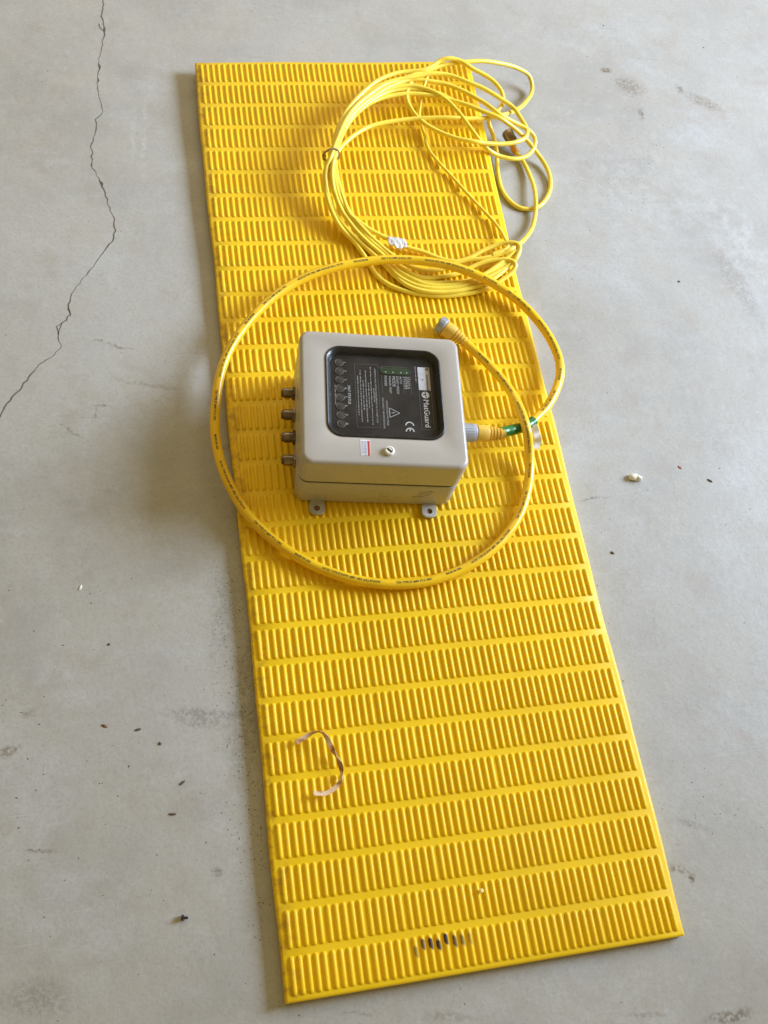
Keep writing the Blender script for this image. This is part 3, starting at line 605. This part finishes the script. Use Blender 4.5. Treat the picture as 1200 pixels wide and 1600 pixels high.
# ------------------------------------------------------------------ the coil of thin cable
CO = thing('cable_coil', 'loose coil of thin bright yellow cable on the far end of the mat', 'cable coil', (.1, .5, .006))
mb = MB()
for k, s in enumerate([{"r":0.0034,"p":[[-0.0336,0.5073,0.0388],[-0.0255,0.5208,0.0414],[-0.0076,0.5404,0.0426],[0.012,0.559,0.0409],[0.0373,0.5765,0.0392],[0.0676,0.5872,0.0386],[0.1012,0.5951,0.0379],[0.1407,0.5978,0.0401],[0.1848,0.5976,0.0424],[0.2169,0.5998,0.0392],[0.2537,0.606,0.036],[0.2887,0.6229,0.028],[0.3247,0.6507,0.014],[0.3564,0.6863,0.002],[0.3811,0.7276,-0.004],[0.3763,0.7494,0.008],[0.3449,0.749,0.026],[0.3041,0.7399,0.042],[0.2661,0.7319,0.052],[0.2237,0.7211,0.0565],[0.1912,0.7146,0.0557],[0.1667,0.7038,0.0549],[0.1389,0.6873,0.0548],[0.1105,0.6719,0.0546],[0.0834,0.6568,0.0557],[0.0572,0.6373,0.0568],[0.0216,0.6047,0.0574],[-0.0052,0.5731,0.0579],[-0.0247,0.5416,0.0564],[-0.0371,0.5124,0.0549],[-0.044,0.4917,0.054],[-0.0501,0.4758,0.0514],[-0.058,0.4613,0.0488],[-0.0603,0.4454,0.0422],[-0.0596,0.4198,0.0356],[-0.0537,0.3931,0.0291],[-0.0425,0.3665,0.0225],[-0.0219,0.3441,0.0142],[-0.009,0.3186,0.0112],[0.0008,0.2946,0.0082],[0.0108,0.2742,0.0074],[0.0297,0.2577,0.0066],[0.0546,0.2457,0.0066],[0.0783,0.2395,0.0065],[0.1099,0.2352,0.0071],[0.1429,0.2374,0.0077],[0.1654,0.2409,0.0085],[0.197,0.2503,0.0093],[0.2188,0.2631,0.0128],[0.236,0.2747,0.0162],[0.2446,0.2868,0.0226],[0.2383,0.2947,0.0229],[0.2153,0.2989,0.0197],[0.1909,0.2964,0.0166],[0.174,0.2913,0.0132],[0.1471,0.2797,0.0098],[0.1219,0.2743,0.0095],[0.0908,0.271,0.0092],[0.0679,0.278,0.0098],[0.0489,0.2948,0.0105],[0.029,0.317,0.0144],[0.006,0.3405,0.0183],[-0.0128,0.3654,0.0237],[-0.0275,0.3889,0.0292],[-0.0383,0.4114,0.036],[-0.0436,0.4506,0.0428],[-0.0437,0.4796,0.0477],[-0.0416,0.4962,0.0482]]},{"r":0.0034,"p":[[-0.0416,0.4962,0.0482],[-0.0361,0.5248,0.0513],[-0.0248,0.5564,0.055],[-0.0063,0.5902,0.0586],[0.0224,0.6284,0.0594],[0.0582,0.6631,0.0602],[0.0927,0.6832,0.0592],[0.1212,0.6913,0.0582],[0.1448,0.6933,0.0595],[0.1654,0.7041,0.0608],[0.181,0.715,0.0639],[0.1952,0.7177,0.067],[0.2092,0.7189,0.0645],[0.2248,0.7153,0.0621],[0.2407,0.7077,0.056],[0.2607,0.7019,0.05],[0.2758,0.6969,0.045],[0.2878,0.6885,0.04],[0.2972,0.6734,0.035],[0.2988,0.6596,0.03],[0.2942,0.6482,0.027],[0.2844,0.6383,0.024],[0.2707,0.6288,0.022],[0.2642,0.6181,0.02],[0.2667,0.6103,0.014],[0.2717,0.5994,0.008],[0.2748,0.5853,0.002],[0.2763,0.5665,-0.004],[0.2738,0.5485,-0.0063],[0.2697,0.5169,-0.0085],[0.2701,0.4821,-0.01],[0.2781,0.4568,-0.01],[0.2926,0.4406,-0.01],[0.3085,0.4363,-0.01],[0.3289,0.4408,-0.01],[0.3492,0.4604,-0.01],[0.3645,0.4892,-0.01],[0.3674,0.5216,-0.007],[0.36,0.548,-0.004],[0.3471,0.5631,0.004],[0.3331,0.578,0.012],[0.3146,0.588,0.023],[0.2943,0.5946,0.034],[0.2741,0.5988,0.044],[0.2484,0.6103,0.0456],[0.2218,0.6233,0.0472],[0.1857,0.639,0.0459],[0.1557,0.6487,0.0447],[0.1169,0.6504,0.0453],[0.0806,0.6427,0.0459],[0.0518,0.6294,0.0472],[0.0258,0.6086,0.0484],[0.0,0.5781,0.0493],[-0.0222,0.5381,0.0501],[-0.0326,0.5146,0.0473],[-0.0374,0.5,0.0445],[-0.0471,0.4896,0.0419],[-0.0517,0.4659,0.0371],[-0.0435,0.4329,0.0322],[-0.0334,0.4064,0.0266],[-0.0193,0.3773,0.021],[-0.001,0.3479,0.0144],[0.0148,0.3219,0.0134],[0.0265,0.2987,0.0125],[0.0399,0.2748,0.0127],[0.0637,0.2561,0.0128],[0.084,0.2487,0.0128],[0.1106,0.2463,0.0128],[0.144,0.25,0.0131],[0.179,0.2604,0.0135],[0.203,0.2708,0.015],[0.2241,0.2827,0.0164],[0.2396,0.2925,0.0207],[0.2461,0.2969,0.025],[0.2549,0.3106,0.0264],[0.2574,0.319,0.0278],[0.2543,0.3273,0.027],[0.2438,0.3301,0.0261],[0.2301,0.3308,0.023],[0.2132,0.3274,0.0198],[0.1895,0.3179,0.0168],[0.168,0.3071,0.0137],[0.1428,0.3015,0.0126],[0.1221,0.308,0.0114],[0.0911,0.3224,0.013],[0.0628,0.332,0.0146],[0.0474,0.3404,0.0167],[0.0339,0.3467,0.0188],[0.0213,0.3517,0.0208],[0.008,0.3594,0.0228],[-0.0082,0.3706,0.027],[-0.0251,0.3845,0.0311],[-0.0321,0.4089,0.0358],[-0.0373,0.4389,0.0405],[-0.0388,0.4707,0.0425],[-0.0369,0.5,0.0445]]},{"r":0.0034,"p":[[-0.0369,0.5,0.0445],[-0.0307,0.5226,0.0494],[-0.0214,0.5459,0.0524],[-0.0005,0.5804,0.0554],[0.0269,0.6144,0.0542],[0.0584,0.6415,0.0531],[0.09,0.6577,0.0517],[0.1183,0.6644,0.0504],[0.1414,0.6613,0.0498],[0.1634,0.651,0.0492],[0.1792,0.6383,0.0478],[0.1891,0.6261,0.0464],[0.2045,0.6023,0.043],[0.221,0.5664,0.0395],[0.2344,0.5519,0.0317],[0.2477,0.5419,0.024],[0.2678,0.5388,0.014],[0.2926,0.5357,0.01],[0.3171,0.5417,0.006],[0.3313,0.5505,0.006],[0.3428,0.5633,0.006],[0.3494,0.5789,0.01],[0.3464,0.5905,0.014],[0.3378,0.5942,0.02],[0.3201,0.6008,0.026],[0.2956,0.6035,0.036],[0.2721,0.6091,0.046],[0.2558,0.6294,0.0457],[0.2354,0.6479,0.0454],[0.2139,0.6626,0.0465],[0.186,0.6753,0.0476],[0.1597,0.6782,0.0496],[0.1287,0.6792,0.0517],[0.0975,0.6687,0.0527],[0.064,0.6489,0.0537],[0.0322,0.6194,0.054],[0.0016,0.5786,0.0544],[-0.021,0.5418,0.0536],[-0.0346,0.5089,0.0528],[-0.0417,0.4908,0.0521],[-0.0472,0.475,0.0494],[-0.0481,0.4498,0.0436],[-0.0451,0.4179,0.0378],[-0.0371,0.3911,0.0312],[-0.0232,0.3686,0.0247],[-0.0047,0.3462,0.0164],[0.0184,0.3169,0.013],[0.0354,0.2971,0.0095],[0.0551,0.2778,0.0088],[0.0771,0.2656,0.008],[0.1036,0.2619,0.0081],[0.131,0.2621,0.0082],[0.1528,0.2627,0.0094],[0.1759,0.2693,0.0107],[0.1991,0.2773,0.0136],[0.2207,0.2881,0.0165],[0.2396,0.3006,0.0191],[0.2518,0.3134,0.0216],[0.249,0.3216,0.0216],[0.2311,0.3176,0.0216],[0.2088,0.3082,0.0216]]},{"r":0.0034,"p":[[-0.0418,0.4856,0.0559],[-0.0353,0.5202,0.0572],[-0.0236,0.5518,0.0579],[-0.0034,0.5873,0.0586],[0.0254,0.6239,0.058],[0.0567,0.6505,0.0575],[0.0883,0.6676,0.0574],[0.1202,0.6771,0.0573],[0.1437,0.6844,0.0575],[0.1622,0.6883,0.0576],[0.1927,0.6892,0.0554],[0.2301,0.6742,0.0531],[0.2535,0.6659,0.05],[0.2825,0.6536,0.042],[0.3149,0.6392,0.03],[0.3243,0.6199,0.026],[0.3319,0.6038,0.022],[0.3321,0.588,0.022],[0.3256,0.5753,0.022],[0.3018,0.5599,0.025],[0.2738,0.5522,0.028],[0.2423,0.5468,0.034],[0.2165,0.5444,0.0401],[0.187,0.5532,0.0381],[0.1526,0.574,0.0362],[0.128,0.5959,0.038],[0.1147,0.6228,0.0398],[0.1109,0.6427,0.0429],[0.114,0.6582,0.0459],[0.1217,0.6745,0.0472],[0.1367,0.6879,0.0486]]},{"r":0.0034,"p":[[0.315,0.5663,-0.006],[0.3226,0.5528,-0.008],[0.3285,0.5194,-0.007],[0.3287,0.4821,-0.003],[0.3247,0.4497,-0.002],[0.3176,0.418,-0.006],[0.304,0.3872,-0.004],[0.2849,0.3603,0.004],[0.2624,0.3356,0.014],[0.2424,0.3151,0.0276],[0.2256,0.3101,0.0232],[0.1916,0.3026,0.0188],[0.1666,0.3025,0.016],[0.1418,0.297,0.0132],[0.1181,0.2872,0.0124],[0.0925,0.2842,0.0116],[0.0745,0.2879,0.0122],[0.0577,0.2982,0.0127],[0.037,0.3146,0.0155],[0.0144,0.339,0.0184],[-0.0051,0.3603,0.0249],[-0.0246,0.3884,0.0313],[-0.0362,0.42,0.0371],[-0.0426,0.4506,0.0428],[-0.0459,0.4796,0.0476],[-0.0438,0.4961,0.0482]]},{"r":0.0034,"p":[[0.1917,0.6384,0.0453],[0.176,0.6504,0.0454],[0.157,0.6574,0.0454],[0.1185,0.6611,0.0463],[0.084,0.6525,0.0485],[0.0556,0.6349,0.0506],[0.0238,0.6053,0.0514],[-0.0019,0.575,0.0521],[-0.025,0.5299,0.0551],[-0.04,0.4892,0.058],[-0.0473,0.4656,0.0532],[-0.0487,0.442,0.0445],[-0.0444,0.413,0.0357],[-0.0325,0.3835,0.0292],[-0.0168,0.3583,0.0226],[0.0018,0.3348,0.0187],[0.022,0.314,0.0148],[0.0396,0.2873,0.0134],[0.0607,0.2698,0.012],[0.0854,0.2558,0.0119],[0.112,0.2529,0.0119],[0.1406,0.255,0.0127],[0.1685,0.2632,0.0135],[0.1922,0.2741,0.016],[0.2172,0.2904,0.0186],[0.2373,0.3049,0.0221],[0.2485,0.3141,0.0256]]},{"r":0.0034,"p":[[0.1643,0.6994,0.0565],[0.1326,0.6869,0.0562],[0.097,0.6696,0.056],[0.0689,0.6551,0.058],[0.0421,0.6316,0.06],[0.0102,0.5991,0.0607],[-0.0139,0.5618,0.0613],[-0.0323,0.5212,0.0605],[-0.048,0.483,0.0597],[-0.057,0.4676,0.051],[-0.0596,0.4425,0.0423],[-0.0565,0.4179,0.0347],[-0.0482,0.3921,0.0271],[-0.033,0.3645,0.0216],[-0.013,0.341,0.0162],[0.0058,0.3193,0.0133],[0.0208,0.3017,0.0105],[0.0361,0.2761,0.0111],[0.054,0.2546,0.0117],[0.0757,0.2435,0.0122],[0.1007,0.2389,0.0126],[0.1312,0.2401,0.0128],[0.1598,0.2466,0.013],[0.1864,0.2543,0.0144],[0.2087,0.2674,0.0158],[0.2317,0.2858,0.0158]]},{"r":0.0024,"p":[[0.1649,0.6926,0.054],[0.1559,0.6881,0.0534],[0.149,0.6754,0.0503],[0.1428,0.6588,0.0409],[0.137,0.6375,0.0314],[0.1326,0.6127,0.0268],[0.1341,0.5948,0.0248],[0.1365,0.5722,0.023],[0.1387,0.5424,0.0211],[0.1517,0.5154,0.0198],[0.174,0.4771,0.0186],[0.1975,0.4347,0.0176],[0.2203,0.3972,0.0166],[0.2336,0.368,0.0176],[0.2388,0.3448,0.0187],[0.2385,0.3238,0.0239],[0.2254,0.3118,0.0253],[0.2079,0.3057,0.023]]}]):
    tube(mb, spline(s['p'], .005), s['r'] * 1.16, 10)
put('cable', mb, M['thin'], CO)
cp = [Vector(a) for a in [[0.315,0.5663,-0.006],[0.3105,0.5767,-0.004],[0.3047,0.5961,0.0],[0.299,0.6129,0.002]]]
d = (cp[3] - cp[2]).normalized(); Mx = axis_matrix(cp[2] - d * .012 + Vector((0, 0, .004)), d)
cn = put('connector', lathe(MB(), [(.0062, -.004), (.0095, -.002), (.0100, .002), (.0100, .012), (.0106, .0125), (.0106, .020), (.0096, .022), (.0070, .022), (.0070, .016)], Mx, 20), M['nickel'], CO, 35)
put('connector_boot', tube(MB(), spline([tuple(cp[0]), tuple(cp[1]), tuple(cp[2] - d * .010 + Vector((0, 0, .003)))], .003), .0058, 12), M['amber'], CO, 40, cn)
tg = Vector([0.0483,0.337,0.0206])
mb = MB(); NXt, NYt = 10, 6; rnd = random.Random(2)
for j in range(NYt + 1):
    for i in range(NXt + 1):
        a, b = i / NXt - .5, j / NYt - .5
        edge = 1 - .25 * abs(math.sin(i * 1.7)) * (abs(b) > .4)
        mb.v.append(tuple(tg + Vector((a * .030, b * .021 * edge - a * .006 - (.006 if abs(a) < .2 and b < -.3 else 0), .003 * math.cos(b * 3) + .0016 * math.sin(a * 19 + b * 8) + rnd.uniform(-.0005, .0005)))))
for j in range(NYt):
    for i in range(NXt): mb.f.append((j * 11 + i, j * 11 + i + 1, (j + 1) * 11 + i + 1, (j + 1) * 11 + i))
o = put('paper_tag', mb, M['paper'], CO, 60)
sol = o.modifiers.new('thickness', 'SOLIDIFY'); sol.thickness = .0004

# ------------------------------------------------------------------ ties and litter
tt = Vector([-0.0453,0.4938,0.0491])
mb = MB(); pts = []
for i in range(25):
    a = 2 * math.pi * i / 24; pts.append(tt + Vector((.0136 * math.cos(a), .002 * math.sin(2 * a), .0150 * math.sin(a) + .003)))
tube(mb, pts, .0016, 7, False)
for e in ((-.010, -.006, .004), (-.014, -.010, .002)):
    tube(mb, spline([tuple(tt + Vector((-.0105, 0, .004))), tuple(tt + Vector((e[0] - .001, e[1] * .5, e[2] + .003))), tuple(tt + Vector((e[0], e[1], e[2])))], .003), .0012, 6)
root = Vector((tt.x, tt.y, tt.z))
tag(build('twist_tie', mb.tr(Matrix.Translation(-tt)), M['tie_dark'], None, 40, tt), 'dull brown twist tie cinched round the left side of the yellow cable coil', 'twist tie')
tp = spline([[-0.2075,-0.4606,0.009],[-0.1971,-0.456,0.009],[-0.1861,-0.4512,0.011],[-0.1765,-0.4513,0.014],[-0.1709,-0.4573,0.016],[-0.1629,-0.4761,0.012],[-0.1552,-0.495,0.009],[-0.1544,-0.5029,0.008],[-0.1565,-0.5123,0.008],[-0.1643,-0.5216,0.008],[-0.1788,-0.5277,0.008],[-0.1932,-0.5254,0.009]], .003); nT = len(tp); c0 = tp[nT // 2].copy()
mb = MB()
def tw(i):
    u = i / (nT - 1); a = 0.25 + 1.35 * math.exp(-((u - .22) / .09) ** 2) + 1.25 * math.exp(-((u - .50) / .05) ** 2) + 1.1 * math.exp(-((u - .68) / .05) ** 2)
    T = (tp[min(i + 1, nT - 1)] - tp[max(i - 1, 0)]).normalized(); L = Vector((0, 0, 1)).cross(T).normalized()
    return L * math.cos(a) + Vector((0, 0, 1)) * math.sin(a)
ribbon(mb, tp, .0060, tw, .0007)
t = NT("faded_tie_paper"); Pp = t.pos(); t.base(t.mix(t.ramp(t.noise(Pp, 75, 4), .42, .58), (.36, .15, .04), (.74, .52, .34)), .6); 
tag(build('twist_tie', mb.tr(Matrix.Translation(-c0)), t.m, None, 40, c0), 'faded paper twist tie curled loose on the near half of the mat', 'twist tie')
bd = Vector([-0.0011,-0.6665,0.004])
tag(build('bead', lathe(MB(), [(.0015, -.001), (.0028, .0004), (.0026, .0016), (.0014, .0026)], Matrix(), 14), simple("amber_bead", (.86, .74, .30), .12), None, 40, bd), 'tiny glossy pale bead stuck between two ribs near the front of the mat', 'bead')

DEB = {"nut":[-0.3627,-0.645],"gum":[0.364,-0.104],"sliver":[-0.4675,-0.2183],"chipA":[-0.4017,-0.417],"chipB":[-0.4428,-0.4075],"chipC":[-0.3514,-0.4894],"chipD":[-0.366,-0.5256],"chipE":[0.4939,-0.1178],"red":[0.4494,-0.0909],"chipF":[0.2975,-0.2278],"chipG":[-0.3759,-0.4378],"dot":[-0.4339,-0.3011],"chipH":[0.5584,0.2755],"chipI":[0.4256,0.6615]}
def at(k, dz=0): return (DEB[k][0], DEB[k][1], FZ + dz)
def lump(seed, sx, sy, sz, n=10):
    rnd = random.Random(seed); bm = bmesh.new(); bmesh.ops.create_icosphere(bm, subdivisions=2, radius=1)
    for q in bm.verts:
        k = 1 + rnd.uniform(-.28, .28); q.co = Vector((q.co.x * sx * k, q.co.y * sy * k, max(q.co.z, -.35) * sz * k + sz * .35))
    mb = MB().add([tuple(q.co) for q in bm.verts], [tuple(x.index for x in f_.verts) for f_ in bm.faces]); bm.free(); return mb
mb = lathe(MB(), [(.0016, 0), (.0042, .0002), (.0042, .0038), (.0030, .0040), (.0020, .0040), (.0020, .010), (.0012, .0105)], Matrix.Rotation(R(90), 4, 'X') @ Matrix.Rotation(R(30), 4, 'Z'), 10)
mb.tr(Matrix.Scale(.78, 4) @ Matrix.Translation((0, 0, .0040)))
tag(build('screw_stub', mb, M['black'], None, 30, at('nut'), R(80)), 'small dark steel screw end casting a shadow on the floor, bottom left', 'screw')
mb = lump(4, .0075, .0058, .0062); q = lump(6, .0062, .0048, .0056); q.tr(Matrix.Translation((.0075, -.0035, .0004))); mb.add(q.v, q.f)
tag(build('foam_lump', mb, M['foam'], None, 60, at('gum')), 'off-white lump of dried foam on the floor right of the mat', 'foam lump')
for k, (sx, sy, sz, rz, mat, name, label) in dict(
        sliver=(.0018, .0062, .0014, -20, M['foam'], 'paint_flake', 'slim white paint flake on the floor left of the mat'),
        chipA=(.0052, .0020, .0016, 10, M['chip'], 'wood_chip', 'black chip on the floor nearest the mat in the left-hand pair'),
        chipB=(.0058, .0026, .0014, -25, M['rust'], 'wood_chip', 'brown chip on the floor, outer one of the left-hand pair'),
        chipC=(.0062, .0018, .0016, 35, M['chip'], 'wood_chip', 'thin slanting dark splinter left of the curled paper tie'),
        chipD=(.0070, .0019, .0016, -4, M['chip'], 'wood_chip', 'thin level dark splinter above the screw end'),
        chipE=(.0055, .0022, .0018, -40, M['chip'], 'wood_chip', 'grey splinter on the floor near the right edge, beyond the foam lump'),
        red=(.0052, .0028, .0012, -50, M['chip_r'], 'plastic_scrap', 'dull red plastic scrap between the foam lump and a grey splinter'),
        chipF=(.0044, .0028, .0018, -30, M['chip'], 'wood_chip', 'small brown crumb right of the mat just below the foam lump'),
        chipG=(.0024, .0030, .0016, 0, M['chip'], 'wood_chip', 'short dark speck beside the mat, right of the black chip'),
        dot=(.0024, .0022, .0016, 0, M['chip'], 'grit_speck', 'lone dark speck on the left floor below the paint flake'),
        chipH=(.0034, .0026, .0014, 0, M['chip'], 'grit_speck', 'lone dark speck on the pale floor far right of the cable coil')).items():
    tag(build(name, lump(len(k) + ord(k[-1]), sx * .72, sy * .72, sz * .72), mat, None, 30, at(k), R(rz)), label, 'debris')

# fine grit over the floor, thickest along the mat's left edge
mb = MB(); rnd = random.Random(21)
def speck(x, y, s):
    a = rnd.uniform(0, 6.28); e = rnd.uniform(1, 2.6)
    v = [(x + s * e * math.cos(a), y + s * e * math.sin(a), FZ + .0002), (x + s * math.cos(a + 2.1), y + s * math.sin(a + 2.1), FZ + .0002), (x + s * math.cos(a + 4.2), y + s * math.sin(a + 4.2), FZ + .0002), (x, y, FZ + s * .8)]
    mb.add(v, [(0, 1, 3), (1, 2, 3), (2, 0, 3)])
for _ in range(420): speck(rnd.uniform(-.9, .9), rnd.uniform(-.95, 1.0), rnd.uniform(.0003, .0009) * (1.8 if rnd.random() < .06 else 1))
for _ in range(520):
    speck(-.256 - abs(rnd.gauss(0, .022)), rnd.gauss(-.42, .17), rnd.uniform(.0003, .0008))
for _ in range(60): speck(rnd.gauss(-.50, .10), rnd.gauss(-.45, .12), rnd.uniform(.0004, .0011))
for x0, y0, n_ in ((.50, .50, 50), (.34, -.60, 40), (.62, .64, 40)):
    for _ in range(n_): speck(rnd.gauss(x0, .04), rnd.gauss(y0, .04), rnd.uniform(.0003, .0009))
mb.v = [a for a in mb.v]
o = build('grit', mb, M['grit'], None, 0); o['kind'] = 'stuff'; o['label'] = 'fine dark grit scattered over the concrete floor'; o['category'] = 'grit'
